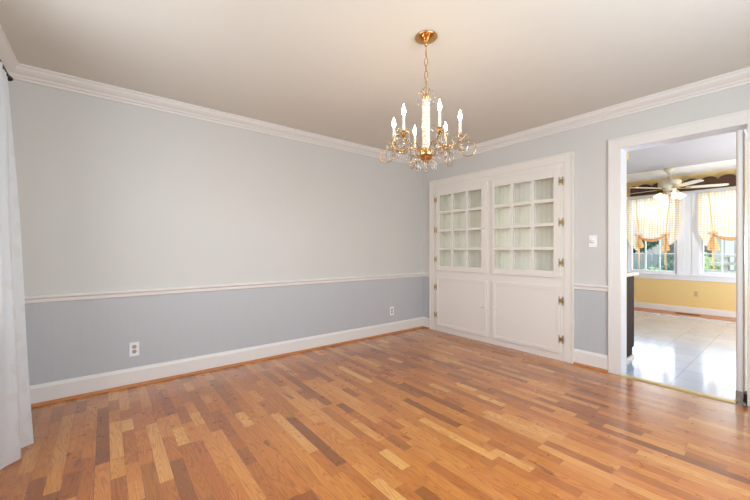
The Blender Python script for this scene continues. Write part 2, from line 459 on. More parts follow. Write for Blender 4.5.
# brass threshold
bm = BM(); prism = [(-.017, 0), (.006, .007), (.055, .007), (.080, 0)]
a = [bm.verts.new((-.045+u, DY0, z+.0005)) for u, z in prism]; b = [bm.verts.new((-.045+u, DY1+.055, z+.0005)) for u, z in prism]
bm.faces.new(a); bm.faces.new(b)
for i in range(4): bm.faces.new((a[i], a[(i+1) % 4], b[(i+1) % 4], b[i]))
struct('trim_13', bm, M['thresh'], 'brass threshold strip across the doorway')
# swing door folded open
d = bpy.data.objects.new('door_1', None); link(d); d['kind'] = 'structure'; d['label'] = 'white swing door standing open into the kitchen'
d.location = (.05, -3.199, 0)
bm = BM()
poly = [(-.02+.02*math.cos(t)*-1, .019*math.sin(t)) for t in [PI/2-PI*k/10 for k in range(11)]]
pts = [(x, y) for x, y in poly]+[(.72, -.019), (.72, .019)]
a = [bm.verts.new((x, y, .035)) for x, y in pts]; b = [bm.verts.new((x, y, 2.025)) for x, y in pts]
bm.faces.new(a); bm.faces.new(b)
for i in range(len(pts)): bm.faces.new((a[i], a[(i+1) % len(pts)], b[(i+1) % len(pts)], b[i]))
obj('door_panel', bm, M['trim'], d)
bm = BM(); box(bm, -.045, .05, -.030, .026, .0, .012); box(bm, -.047, -.041, -.018, .020, .012, .088); lathe(bm, [(0, .012), (.016, .012), (.016, .034), (0, .034)], (.0, 0, 0))
lathe(bm, [(0, -.052), (.005, -.052), (.005, -.047), (0, -.047)], (0, .002, .055), axis='x', n=10)
obj('hinge', bm, M['steel'], d, bevel=.001)
bm = BM(); box(bm, -.02, .06, -.040, -.020, .002, .07)
obj('hinge_box', bm, M['black'], d, bevel=.001)

# ------------------------------------------------------------------ built-in china cabinet
cab = thing('china_cabinet', 'white built-in china cabinet with two glazed upper doors and two solid lower doors', 'cabinet', (0, -1.09, 0))
def L(o): o.location.y += 1.09; return o      # parts are written in room coordinates
OY0, OY1, OZ = -.150, -2.069, 2.119
IY0, IY1, IZ = -.242, -1.979, 2.030
bm = BM()
box(bm, -.022, 0, OY0, IY0, 0, OZ); box(bm, -.022, 0, IY1, OY1, 0, OZ); box(bm, -.022, 0, IY0, IY1, IZ, OZ)
box(bm, -.030, -.022, OY0, OY0-.016, 0, OZ); box(bm, -.030, -.022, OY1+.016, OY1, 0, OZ); box(bm, -.030, -.022, OY0-.016, OY1+.016, OZ-.016, OZ)
L(obj('casing', bm, M['cab'], cab, bevel=.002))
bm = BM()   # face frame, flush behind the doors
box(bm, -.012, .012, IY0, -.292, .0, IZ); box(bm, -.012, .012, -1.930, IY1, .0, IZ); box(bm, -.012, .012, -1.066, -1.182, .0, IZ)
for y0, y1 in ((-.292, -1.066), (-1.182, -1.930)):
    box(bm, -.012, .012, y0, y1, 1.95, IZ); box(bm, -.012, .012, y0, y1, .735, .875); box(bm, -.012, .012, y0, y1, 0, .10)
L(obj('face_frame', bm, M['cab'], cab))
bm = BM(); D = .165
box(bm, .012, D, -.242, -.260, .06, 2.01); box(bm, .012, D, -1.978, -1.960, .06, 2.01); box(bm, .012, D, -.260, -1.960, 1.985, 2.01); box(bm, .012, D, -.260, -1.960, .06, .09)
box(bm, .014, D, -1.115, -1.133, .09, 1.985); 
L(obj('carcass', bm, M['cream'], cab))
bm = BM(); box(bm, D, D+.012, -.242, -1.978, .06, 2.01); L(obj('back_panel', bm, M['bead'], cab))
for y0, y1 in ((-.261, -1.114), (-1.134, -1.959)):
    for z in (.835, 1.135, 1.390, 1.645):
        bm = BM(); box(bm, .05, D-.001, y0, y1, z, z+.020); L(obj('shelf', bm, M['cream'], cab, bevel=.002))

def knob(parent, y, z):
    bm = BM(); lathe(bm, [(0, -.028), (.010, -.027), (.0135, -.020), (.010, -.012), (.006, -.008), (.007, 0), (0, 0)], (0, y, z), axis='x', n=16)
    return obj('knob', bm, M['cab'], parent, smooth=True)
def h_hinge(parent, y, z, side):
    bm = BM()
    box(bm, -.0028, .0, y-.021, y-.013, z-.042, z+.042)          # butterfly leaf on the door
    box(bm, -.0028, .0, y+.013, y+.021, z-.042, z+.042)
    box(bm, -.0030, .0, y-.013, y+.013, z-.015, z+.015)
    lathe(bm, [(0, z-.020), (.0055, z-.020), (.0055, z+.020), (0, z+.020)], (-.004, y, 0), n=10)
    return obj('hinge', bm, M['brass_hinge'], parent)
FX = -.034
def upper_door(y0, y1, kn, hg, st=.070):
    """y0 > y1"""
    z0, z1 = .849, 1.977
    py0, py1, pz0, pz1 = y0-st, y1+.070, .919, 1.889
    bm = BM()
    box(bm, FX, -.013, y0, py0, z0, z1); box(bm, FX, -.013, py1, y1, z0, z1)
    box(bm, FX, -.013, py0, py1, z0, pz0); box(bm, FX, -.013, py0, py1, pz1, z1)
    dr = obj('door', bm, M['cab'], cab, bevel=.003)
    m = .036; cw = (py0-py1-2*m)/3; ch = (pz1-pz0-3*m)/4
    bm = BM()
    for i in (1, 2):
        ya = py0-i*cw-(i-1)*m; box(bm, FX+.002, -.015, ya, ya-m, pz0, pz1)
    for j in (1, 2, 3):
        za = pz0+j*ch+(j-1)*m
        for i in range(3):
            ya = py0-i*(cw+m); box(bm, FX+.002, -.015, ya, ya-cw, za, za+m)
    obj('muntins', bm, M['cab'], dr, bevel=.002)
    for i in range(3):
        for j in range(4):
            ya = py0-i*(cw+m); za = pz0+j*(ch+m)
            bm = BM(); box(bm, -.0155, -.0135, ya, ya-cw, za, za+ch)
            obj('pane', bm, M['pane'], dr)
    k = knob(dr, kn, 1.398); k.location.x = FX
    for z in (1.838, 1.418, 1.006):
        h = h_hinge(dr, hg, z, 1); h.location.x = FX
    L(dr)
def lower_door(y0, y1, kn, hg):
    z0, z1 = .075, .762
    bm = BM()
    b = .042; r = .006
    box(bm, FX, -.013, y0, y0-b, z0, z1); box(bm, FX, -.013, y1+b, y1, z0, z1)
    box(bm, FX, -.013, y0-b, y1+b, z0, z0+b); box(bm, FX, -.013, y0-b, y1+b, z1-b, z1)
    dr = obj('door', bm, M['cab'], cab, bevel=.003)
    bm = BM(); box(bm, FX+.005, -.015, y0-b, y1+b, z0+b, z1-b); obj('door_panel', bm, M['cab'], dr)
    k = knob(dr, kn, .436); k.location.x = FX
    for z in (.616, .224):
        h = h_hinge(dr, hg, z, 1); h.location.x = FX
    L(dr)
upper_door(-.275, -1.084, -1.050, -.273); upper_door(-1.158, -1.949, -1.176, -1.953, .036)
lower_door(-.275, -1.084, -1.034, -.273); lower_door(-1.162, -1.949, -1.182, -1.953)

# ------------------------------------------------------------------ outlets and dimmer
def outlet_on_back(x, z, label):
    o = thing('wall_outlet', label, 'outlet', (x, 0, z), 'duplex wall outlets')
    bm = BM(); box(bm, -.035, .035, -.006, 0, -.0575, .0575); obj('cover_plate', bm, M['plate'], o, bevel=.002)
    for s in (-1, 1):
        bm = BM(); lathe(bm, [(0, -.0075), (.0165, -.0075), (.0165, -.005), (0, -.005)], (0, 0, s*.0195), axis='y', n=20); r = obj('socket', bm, M['socket'], o)
        bm = BM()
        for dx in (-.0065, .0065): box(bm, dx-.0016, dx+.0016, -.0079, -.0074, s*.0195-.001, s*.0195+.009)
        lathe(bm, [(0, -.0079), (.003, -.0079), (.003, -.0074), (0, -.0074)], (0, 0, s*.0195-.008), axis='y', n=10)
        obj('slot', bm, M['plate_dark'], r)
    return o
outlet_on_back(-3.485, .304, 'white duplex outlet on the long wall nearest the lace curtain')
outlet_on_back(-.615, .304, 'small white duplex outlet on the long wall near the china cabinet')
o = thing('dimmer_switch', 'white wall plate with round dimmer knob between cabinet and doorway', 'switch', (0, -2.234, 1.219))
bm = BM(); box(bm, -.006, 0, -.035, .035, -.0575, .0575); obj('cover_plate', bm, M['plate'], o, bevel=.002)
bm = BM(); lathe(bm, [(0, -.022), (.015, -.021), (.017, -.006), (0, -.006)], (0, 0, 0), axis='x', n=24); obj('knob', bm, M['cream'], o, smooth=True)

# ------------------------------------------------------------------ lace curtain and rod on the left wall
def pw(pts, t):
    for (a, b), (c, d_) in zip(pts, pts[1:]):
        if t <= c: 
            s = (t-a)/(c-a) if c > a else 0
            return Vector(b).lerp(Vector(d_), s)
    return Vector(pts[-1][1])
bot = [(0, (-3.995, -.690)), (.10, (-4.07, -.735)), (.17, (-4.10, -.78)), (.27, (-4.018, -.845)), (.42, (-4.105, -.925)), (.52, (-4.12, -1.0)), (.66, (-4.15, -1.09)), (.8, (-4.12, -1.18)), (.9, (-4.16, -1.28)), (1, (-4.13, -1.38))]
top = [(0, (-4.128, -.580)), (.10, (-4.15, -.60)), (.17, (-4.155, -.625)), (.27, (-4.115, -.66)), (.42, (-4.15, -.72)), (.52, (-4.112, -.77)), (.66, (-4.15, -.83)), (.8, (-4.112, -.89)), (.9, (-4.15, -.95)), (1, (-4.12, -1.0))]
def smooth_pw(pts, t):
    acc = Vector((0, 0)); W = 0
    for k in range(-4, 5):
        tt = min(1, max(0, t+k*.012)); acc += pw([(a, b) for a, b in pts], tt); W += 1
    return acc/W
bm = BM(); uvl = bm.loops.layers.uv.new('UVMap'); NU, NV = 150, 60; g = []
for j in range(NV+1):
    v = j/NV; row = []
    z = 2.148*(1-v)+.006
    for i in range(NU+1):
        u = i/NU
        p = smooth_pw(top, u).lerp(smooth_pw(bot, u), v**.92)
        r = .006*math.sin(u*60+v*2.0)*(1-v)+.012*math.sin(u*9+v*5)*v*(1-v)*2
        row.append(bm.verts.new((max(-4.205, p.x+r), p.y, z)))
    g.append(row)
for j in range(NV):
    for i in range(NU):
        f = bm.faces.new((g[j][i], g[j][i+1], g[j+1][i+1], g[j+1][i])); f.smooth = True
        for lp, (a, b) in zip(f.loops, ((i, j), (i+1, j), (i+1, j+1), (i, j+1))):
            lp[uvl].uv = (a/NU*1.15, (1-b/NV)*2.15)
cu = thing('lace_curtain', 'white leaf-patterned lace curtain hanging to the floor at the left edge', 'curtain', (-4.1, -1.0, 0))
me = bpy.data.meshes.new('curtain_panel'); bm.to_mesh(me); bm.free(); me.materials.append(M['curtain'])
c = bpy.data.objects.new('curtain_panel', me); link(c, cu); c.location = (4.1, 1.0, 0)
rd = thing('curtain_rod', 'black curtain rod with a round finial above the lace curtain', 'curtain rod', (-4.13, -.55, 2.168))
bm = BM(); tube(bm, [(0, 0, 0), (0, -2.6, 0)], .008); obj('rod', bm, M['black'], rd, smooth=True)
bm = BM(); lathe(bm, [(0, .045), (.012, .040), (.017, .028), (.012, .016), (.007, .010), (.010, .004), (.010, -.004), (0, -.004)], (0, 0, 0), axis='y', n=16); obj('finial', bm, M['black'], rd, smooth=True)
for y in (-.05, -2.5):
    bm = BM(); box(bm, -.11, .008, y-.006, y+.006, -.012, -.007); box(bm, -.11, -.104, y-.015, y+.015, -.04, .03); obj('bracket', bm, M['black'], rd)

# ------------------------------------------------------------------ chandelier
CX, CY = -2.138, -2.056
ch = thing('chandelier', 'brass and crystal chandelier with six lit candle bulbs hanging from the ceiling', 'chandelier', (CX, CY, H))
def Z(z): return z-H
bm = BM(); lathe(bm, [(0, 0), (.068, 0), (.069, -.004), (.064, -.010), (.048, -.019), (.030, -.026), (.016, -.030), (.012, -.036), (.015, -.040), (.009, -.045), (.011, -.050), (.006, -.056), (0, -.057)], n=40)
obj('canopy', bm, M['brass'], ch, smooth=True)
def link_bm(zc, rot, L_=.047, W=.019, r=.0022):
    bm = BM(); pts = []
    for k in range(24):
        a = 2*PI*k/24; x = W/2*math.cos(a); z = W/2*math.sin(a)+(L_/2-W/2)*(1 if math.sin(a) >= 0 else -1)
        pts.append((x*math.cos(rot), x*math.sin(rot), zc+z))
    tube(bm, pts, r, 6, True); return bm
ztop = H-.050
bm = BM(); tube(bm, [(0, 0, Z(ztop+.01)), (0, 0, Z(ztop-.042))], .0022); obj('chain_hook', bm, M['brass'], ch)
nl = 5; z = ztop-.042-.018
for k in range(nl):
    obj('chain_link', link_bm(Z(z), .5+PI/2*(k % 2)), M['brass'], ch, smooth=True); z -= .0415
bm = BM(); tube(bm, [(0, 0, Z(z+.018)), (0, 0, Z(2.06))], .0025); obj('rod', bm, M['brass'], ch)
# ring at the top of the column
bm = BM(); pts = [(.020*math.cos(2*PI*k/24), 0, Z(2.110)+.022*math.sin(2*PI*k/24)) for k in range(24)]
tube(bm, pts, .0022, 6, True); obj('top_ring', bm, M['brass'], ch, smooth=True)
bm = BM(); lathe(bm, [(0, Z(2.085)), (.012, Z(2.083)), (.024, Z(2.073)), (.026, Z(2.066)), (0, Z(2.062))], n=24); obj('top_cap', bm, M['brass'], ch, smooth=True)
# beaded glass column: stacked faceted rings
bm = BM(); zz = 2.062; prof = [(0, Z(2.063))]; nb = 14; z0, z1 = 2.062, 1.752
for k in range(nb):
    a = z0+(z1-z0)*k/nb; b = z0+(z1-z0)*(k+1)/nb
    prof += [(.021, Z(a)), (.0255, Z((a+b)/2)), (.021, Z(b))]
prof.append((0, Z(z1-.001))); lathe(bm, prof, n=16)
def sparkle():
    t = NT('beaded_crystal_column'); co = t.obco()  # glints painted as random pale cells, with a faint added glow
    vo = t.n('ShaderNodeTexVoronoi', feature='F1'); t.l(co, vo.inputs['Vector']); vo.inputs['Scale'].default_value = 150
    k = t.sep(vo.outputs['Color'])[0]
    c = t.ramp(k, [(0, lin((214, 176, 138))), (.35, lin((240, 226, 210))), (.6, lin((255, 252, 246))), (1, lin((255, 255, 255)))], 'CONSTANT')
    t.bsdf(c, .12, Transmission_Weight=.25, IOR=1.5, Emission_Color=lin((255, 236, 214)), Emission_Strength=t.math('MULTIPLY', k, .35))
    t.bump(vo.outputs['Distance'], .8, .004); return t.m
M['sparkle'] = sparkle(); M['sparkle'].cycles.emission_sampling = 'NONE'
obj('column', bm, M['sparkle'], ch)
bm = BM(); lathe(bm, [(0, Z(1.757)), (.024, Z(1.756)), (.030, Z(1.748)), (.022, Z(1.742)), (.028, Z(1.738)), (.048, Z(1.736)), (.050, Z(1.728)), (.046, Z(1.712)), (.036, Z(1.696)), (.022, Z(1.684)), (.016, Z(1.680)), (.017, Z(1.674)), (.010, Z(1.668)), (0, Z(1.667))], n=36)
obj('bowl', bm, M['brass'], ch, smooth=True)
bm = BM(); lathe(bm, [(0, Z(1.669)), (.006, Z(1.666)), (.010, Z(1.656)), (.005, Z(1.648)), (.008, Z(1.642)), (.005, Z(1.634)), (0, Z(1.626))], n=16)
obj('finial', bm, M['brass'], ch, smooth=True)

def pend_bm(s=1.0, L_=.040):
    """flat pear drop with a small bead above, hanging from (0,0,0)"""
    bm = BM()
    tube(bm, [(0, 0, 0), (0, 0, -.004*s)], .0006, 4)
    lathe(bm, [(0, -.003*s), (.0042*s, -.0055*s), (.0042*s, -.009*s), (0, -.0115*s)], n=8)
    P = [(0, 0), (.0035, -.003), (.0075, -.012), (.0105, -.022), (.0095, -.031), (.005, -.037), (0, -.041)]
    k = L_/.041
    lathe(bm, [(r*s, -.0115*s+h*s*k) for r, h in P], n=8, M=Matrix.Diagonal((1, .55, 1)))
    return bm
protoP = {}
def pendant(parent, p, s=1.0, rot=0.0, L_=.040):
    key = (round(s, 2), round(L_, 3))
    if key not in protoP:
        me = bpy.data.meshes.new('crystal_pendant'); b = pend_bm(s, L_); bmesh.ops.recalc_face_normals(b, faces=b.faces[:]); b.to_mesh(me); b.free(); me.materials.append(M['crystal']); protoP[key] = me
    o = bpy.data.objects.new('crystal_pendant', protoP[key]); link(o, parent); o.location = p; o.rotation_euler = (0, 0, rot)
    return o
def curve(pts, n=8):
    """Catmull-Rom through pts"""
    P = [Vector(p) for p in pts]; P = [2*P[0]-P[1]]+P+[2*P[-1]-P[-2]]; out = []
    for i in range(1, len(P)-2):
        for k in range(n):
            t = k/n; a, b, c_, d_ = P[i-1], P[i], P[i+1], P[i+2]
            out.append(.5*((2*b)+(c_-a)*t+(2*a-5*b+4*c_-d_)*t*t+(3*b-a-3*c_+d_)*t**3))
    out.append(P[-2]); return out

CR = .203
for k in range(6):
    A = math.radians(-22-38.5+60*k+5)      # measured in the viewer-independent room frame
    ca, sa = math.cos(A), math.sin(A)
    def P(r, z, t=0.0): return (r*ca-t*sa, r*sa+t*ca, Z(z))
    # S-arm from the bowl, up under the candle, over into the big hoop
    hc, hz, hr = .247, 1.737, .046
    loop = [(hc+hr*math.cos(b), hz+hr*math.sin(b)) for b in [PI*.62-2*PI*j/28*1.0 for j in range(27)]]
    path = [(.030, 1.735), (.060, 1.752), (.100, 1.770), (.135, 1.758), (.165, 1.764), (.196, 1.778)]
    pts = curve([P(r, z) for r, z in path], 6)+[P(r, z) for r, z in loop]
    bm = BM(); tube(bm, pts, .0030, 8); arm = obj('arm', bm, M['brass'], ch, smooth=True)
    # lower scroll
    bm = BM(); tube(bm, curve([P(.165, 1.764), P(.150, 1.742), P(.125, 1.738), P(.112, 1.752), P(.122, 1.762)], 6), .0022, 6)
    obj('scroll', bm, M['brass'], arm, smooth=True)
    # V leaves under the candle cup
    for s in (-1, 1):
        bm = BM(); pts = curve([P(CR, 1.785), P(CR+.004, 1.800, s*.018), P(CR+.006, 1.822, s*.036), P(CR+.002, 1.822, s*.044)], 6)
        tube(bm, pts, [.0034-.0018*i/len(pts) for i in range(len(pts))], 6); obj('leaf_scroll', bm, M['brass'], arm, smooth=True)
        pendant(arm, P(CR+.002, 1.818, s*.044), .95, A+.6*s)
    for s, rr in ((1, .040), (-1, -.036)):
        bm = BM(); pts = curve([P(CR, 1.785), P(CR+rr*.45, 1.802), P(CR+rr*.9, 1.822), P(CR+rr*1.15, 1.818)], 6)
        tube(bm, pts, [.0032-.0016*i/len(pts) for i in range(len(pts))], 6); obj('leaf_scroll', bm, M['brass'], arm, smooth=True)
        pendant(arm, P(CR+rr*1.15, 1.815), .95, A+.4)
    bm = BM(); lathe(bm, [(0, 1.780-H), (.006, 1.780-H), (.008, 1.790-H), (.016, 1.800-H), (.017, 1.804-H), (.011, 1.804-H), (.011, 1.816-H), (0, 1.816-H)], P(CR, H)[:2]+(0,), n=20)
    obj('candle_cup', bm, M['brass'], arm, smooth=True)
    cb = BM(); lathe(cb, [(0, 1.806-H), (.0085, 1.806-H), (.0085, 1.904-H), (.007, 1.907-H), (0, 1.907-H)], P(CR, H)[:2]+(0,), n=16)
    cd = obj('candle', cb, M['candle'], ch, smooth=False)
    bb = BM(); lathe(bb, [(0, 1.905-H), (.0055, 1.907-H), (.010, 1.918-H), (.0118, 1.928-H), (.010, 1.940-H), (.006, 1.952-H), (.0025, 1.964-H), (0, 1.974-H)], P(CR, H)[:2]+(0,), n=10)
    obj('bulb', bb, M['bulb'], cd, smooth=True)
    # pendants: inside the hoop, under the cup, along the arm, below the hoop
    pendant(arm, P(hc, hz+hr-.002), 1.25, A+1.0, .045)
    pendant(arm, P(hc-.028, hz+.030), 1.0, A)
    pendant(arm, P(CR, 1.779), 1.15, A+.3)
    pendant(arm, P(.165, 1.760, .008), 1.0, A+.9)
    pendant(arm, P(.118, 1.752, -.004), 1.05, A-.6)
    pendant(arm, P(.070, 1.750, .004), .9, A+.2)
# crown of small leaves with drops at the column top
for k in range(6):
    A = math.radians(10+60*k); ca, sa = math.cos(A), math.sin(A)
    def P(r, z): return (r*ca, r*sa, Z(z))
    bm = BM(); tube(bm, curve([P(.010, 2.078), P(.022, 2.100), P(.038, 2.108), P(.052, 2.096)], 6), .0019, 6); l_ = obj('crown_leaf', bm, M['brass'], ch, smooth=True)
    pendant(l_, P(.052, 2.095), .7, A); pendant(l_, P(.046, 2.060), .7, A+1)
    # bead string joining the two drops of each crown leaf
    # drops round the bowl
    B_ = math.radians(40+60*k); cb_, sb_ = math.cos(B_), math.sin(B_)
    Q = lambda r, z: (r*cb_, r*sb_, Z(z))
    bm = BM(); tube(bm, curve([Q(.034, 1.694), Q(.052, 1.684), Q(.062, 1.692)], 5), .0018, 6); bh = obj('bowl_hook', bm, M['brass'], ch, smooth=True)
    pendant(bh, Q(.062, 1.690), 1.25, B_+.5, .045); pendant(bh, Q(.046, 1.684), 1.0, B_)

# ------------------------------------------------------------------ kitchen
W1 = (-2.035, -1.30); W2 = (-3.12, -2.345); WZ = (.70, 2.13)
bm = BM()
xs = (KX, KX+.12)
box(bm, *xs, KY1, W2[0], 0, 2.62); box(bm, *xs, W2[1], W1[0], 0, 2.62); box(bm, *xs, W1[1], KY0, 0, 2.62)
for w in (W1, W2): box(bm, *xs, w[0], w[1], 0, WZ[0]); box(bm, *xs, w[0], w[1], WZ[1], 2.62)
struct('wall_kitchen_window', bm, M['yellow'], 'yellow kitchen wall with the windows')
bm = BM(); box(bm, TH, KX+.12, KY0, KY0+.12, 0, 2.62); struct('wall_kitchen_left', bm, M['yellow'], 'yellow kitchen wall')
bm = BM(); box(bm, TH, KX+.12, KY1-.12, KY1, 0, 2.62); struct('wall_kitchen_right', bm, M['yellow'], 'yellow kitchen wall')
bm = BM(); box(bm, 0, TH, .12, KY0+.12, 0, 2.62); box(bm, 0, TH, KY1-.12, YF-.12, 0, 2.62); struct('wall_kitchen_near', bm, M['yellow'], 'yellow kitchen wall')
bm = BM()
for w in (W1, W2):
    for a_, b_ in ((w[0]-.001, w[0]+.008), (w[1]-.008, w[1]+.001)): box(bm, KX-.001, KX+.119, a_, b_, WZ[0]-.03, WZ[1])
    box(bm, KX-.001, KX+.119, w[0], w[1], WZ[0]-.03, WZ[0]+.004); box(bm, KX-.001, KX+.119, w[0], w[1], WZ[1]-.004, WZ[1]+.001)
struct('trim_16', bm, M['ktrim'], 'white liners of the kitchen window openings')
window_struct('window_3', 'x', KX+.05, W1[0], W1[1], WZ[0], WZ[1], 3, 2, 1, 'ktrim')
window_struct('window_4', 'x', KX+.05, W2[0], W2[1], WZ[0], WZ[1], 3, 2, 1, 'ktrim')
bm = BM()
X1 = KX; X0 = KX-.02
box(bm, X0, X1, W1[1], W1[1]+.085, .69, 2.13); box(bm, X0, X1, W2[0]-.085, W2[0], .69, 2.13)
box(bm, X0, X1, W2[1]+.005, W2[1]+.105, .69, 2.13); box(bm, X0, X1, W1[0]-.105, W1[0]-.005, .69, 2.13); box(bm, X0+.008, X1, W2[1]+.105, W1[0]-.105, .69, 2.13)
box(bm, X0, X1, W2[0]-.085, W1[1]+.085, 2.13, 2.20)
box(bm, KX-.06, X1, W2[0]-.11, W1[1]+.11, .665, .69); box(bm, X0, X1, W2[0]-.09, W1[1]+.09, .585, .665)
struct('trim_14', bm, M['ktrim'], 'white casing, sill and apron of the kitchen windows', bevel=.002)
bm = BM(); box(bm, KX-.018, KX, KY1, KY0, 0, .105); struct('baseboard_kitchen', bm, M['ktrim'], 'white kitchen baseboard', bevel=.003)

# scalloped valance board
vb = thing('valance_board', 'dark brown scalloped wooden board above the kitchen windows', 'valance', (KX-.01, -2.2, 2.2))
yA, yB = -3.20, -1.35; top = []
N = 160; per = .225
for i in range(N+1):
    y = yA+(yB-yA)*i/N; ph = ((y+2.70)/per) % 1.0
    z = .128+.075*math.sqrt(max(0, 1-(2*abs(((y+2.70)/per+.5) % 1.0-.5))**2*.97))
    e = min(1, (yB-y)/.05, (y-yA)/.05); z *= (.6+.4*math.sqrt(max(0, e)))
    top.append((y+2.2, z))
bm = BM()
a = [(yy, zz) for yy, zz in top]
for (ya, za), (yb, zb) in zip(a, a[1:]):
    pass
lo_f = [bm.verts.new((-.10, y, -.005)) for y, z in a]; hi_f = [bm.verts.new((-.10, y, z)) for y, z in a]
lo_b = [bm.verts.new((-.082, y, -.005)) for y, z in a]; hi_b = [bm.verts.new((-.082, y, z)) for y, z in a]
for i in range(N):
    bm.faces.new((lo_f[i], lo_f[i+1], hi_f[i+1], hi_f[i])); bm.faces.new((lo_b[i], lo_b[i+1], hi_b[i+1], hi_b[i]))
    bm.faces.new((hi_f[i], hi_f[i+1], hi_b[i+1], hi_b[i])); bm.faces.new((lo_f[i], lo_f[i+1], lo_b[i+1], lo_b[i]))
bm.faces.new((lo_f[0], hi_f[0], hi_b[0], lo_b[0])); bm.faces.new((lo_f[-1], hi_f[-1], hi_b[-1], lo_b[-1]))
obj('board', bm, M['walnut'], vb)
bm = BM()
for yy in (yA+.01, (yA+yB)/2, yB-.01): box(bm, -.082, .01, yy+2.2-.008, yy+2.2+.008, 0, .09)
obj('bracket', bm, M['walnut'], vb)

# balloon shades
def shade(label, ya, yb, ties, hem, fans):
    t = thing('balloon_shade', label, 'curtain', (KX-.04, (ya+yb)/2, 2.14), 'gingham balloon shades on the kitchen windows')
    yc = (ya+yb)/2
    def hz(u):
        for (a, b), (c_, d_) in zip(hem, hem[1:]):
            if u <= c_:
                s = (u-a)/(c_-a); s = s*s*(3-2*s); return b+(d_-b)*s
        return hem[-1][1]
    bm = BM(); NU, NV = 90, 36; g = []
    for j in range(NV+1):
        v = j/NV; row = []
        for i in range(NU+1):
            u = i/NU; y = ya+(yb-ya)*u
            z = 2.14+(hz(u)-2.14)*v
            pin = max((math.exp(-((y-ty)/.05)**2) for ty in ties), default=0)
            pull = 0
            for ty in ties: pull += (ty-y)*math.exp(-((y-ty)/.14)**2)*.55*max(0, v-.55)/.45
            x = -.020-.055*math.sin(min(1, v*1.05)*PI*.5)**3*(1-.6*pin*v)+.006*math.sin(u*58)*(1-.4*v)
            row.append(bm.verts.new((x, y+pull-yc, z-2.14)))
        g.append(row)
    for j in range(NV):
        for i in range(NU): bm.faces.new((g[j][i], g[j][i+1], g[j+1][i+1], g[j+1][i]))
    obj('fabric', bm, M['gingham'], t, smooth=True)
    # rolled orange hem between the ties
    pts = []
    for i in range(41):
        u = hemspan[0]+(hemspan[1]-hemspan[0])*i/40; y = ya+(yb-ya)*u
        pts.append((-.088, y-yc, 1.395-.075*math.sin(PI*i/40)-2.14))
    bm = BM(); tube(bm, pts, [.008+.020*math.sin(PI*i/40) for i in range(41)], 8); obj('hem_band', bm, M['ribbon'], t, smooth=True)
    for ty in ties:
        bm = BM(); w = .009; rib = [(-.040, 2.135, 0), (-.066, 1.95, 0), (-.090, 1.7, 0), (-.098, 1.5, 0), (-.086, 1.405, 0)]
        dy0 = slant*(1 if ty > yc else -1)
        rib = [(x, z, dy0*(z-1.405)/.73) for x, z, _ in rib]
        for s0, s1 in zip(rib, rib[1:]):
            v = [bm.verts.new((s0[0], ty-yc-w+s0[2], s0[1]-2.14)), bm.verts.new((s0[0], ty-yc+w+s0[2], s0[1]-2.14)), bm.verts.new((s1[0], ty-yc+w+s1[2], s1[1]-2.14)), bm.verts.new((s1[0], ty-yc-w+s1[2], s1[1]-2.14))]
            bm.faces.new(v)
        obj('ribbon', bm, M['ribbon'], t)
        for sg in (-1, 1):     # bow loops
            bm = BM(); pts = [(-.10, ty-yc, 1.405-2.14)]+[(-.105, ty-yc+sg*(.030+.030*math.cos(b)), 1.412-2.14+.014*math.sin(b)+.004) for b in [PI-2*PI*k/12 for k in range(1, 12)]]+[(-.10, ty-yc, 1.405-2.14)]
            tube(bm, pts, .007, 6); obj('bow_loop', bm, M['ribbon'], t, smooth=True)
        bm = BM()              # ribbon tails
        for dy, zl in ((-.004, .78), (.008, .86)):
            v = [bm.verts.new((-.095, ty-yc+dy-.006, 1.40-2.14)), bm.verts.new((-.095, ty-yc+dy+.006, 1.40-2.14)), bm.verts.new((-.088, ty-yc+dy*1.5+.007, zl-2.14)), bm.verts.new((-.088, ty-yc+dy*1.5-.007, zl-2.14))]
            bm.faces.new(v)
        obj('ribbon_tail', bm, M['ribbon'], t)
        bm = BM(); r0 = []; r1 = []      # fan of fabric below the knot
        for i in range(25):
            s = i/24*2-1
            r0.append(bm.verts.new((-.090+.004*math.sin(i*2.2), ty-yc+s*.012, 1.41-2.14)))
            r1.append(bm.verts.new((-.085+.012*math.sin(i*2.2), ty-yc+s*fans[0]+fans[2]*(1 if ty > yc else -1), fans[1 if ty > yc else 3]-2.14+.03*s*s+.008*math.cos(i*2.2))))
        for i in range(24): bm.faces.new((r0[i], r0[i+1], r1[i+1], r1[i]))
        obj('fan_ruffle', bm, M['gingham2'], t, smooth=True)
    return t
slant = .06
hemspan = (.26, .74)
shade('gingham balloon shade with two ribbon ties on the left kitchen window', -1.255, -2.115, (-1.50, -1.90),
      [(0, 1.47), (.04, 1.33), (.10, 1.20), (.20, 1.12), (.245, 1.14), (.265, 1.38), (.5, 1.32), (.72, 1.385), (.745, 1.26), (.80, 1.20), (.88, 1.24), (.95, 1.32), (1, 1.47)], (.07, 1.17, -.01, 1.11))
hemspan = (.26, .74)
shade('gingham balloon shade on the right kitchen window, partly hidden by the open door', -2.325, -3.155, (-2.53, -2.94),
      [(0, 1.47), (.04, 1.33), (.10, 1.20), (.20, 1.12), (.245, 1.14), (.265, 1.38), (.5, 1.30), (.72, 1.385), (.745, 1.14), (.80, 1.10), (.88, 1.16), (.95, 1.30), (1, 1.47)], (.09, 1.12, .0, 1.12))

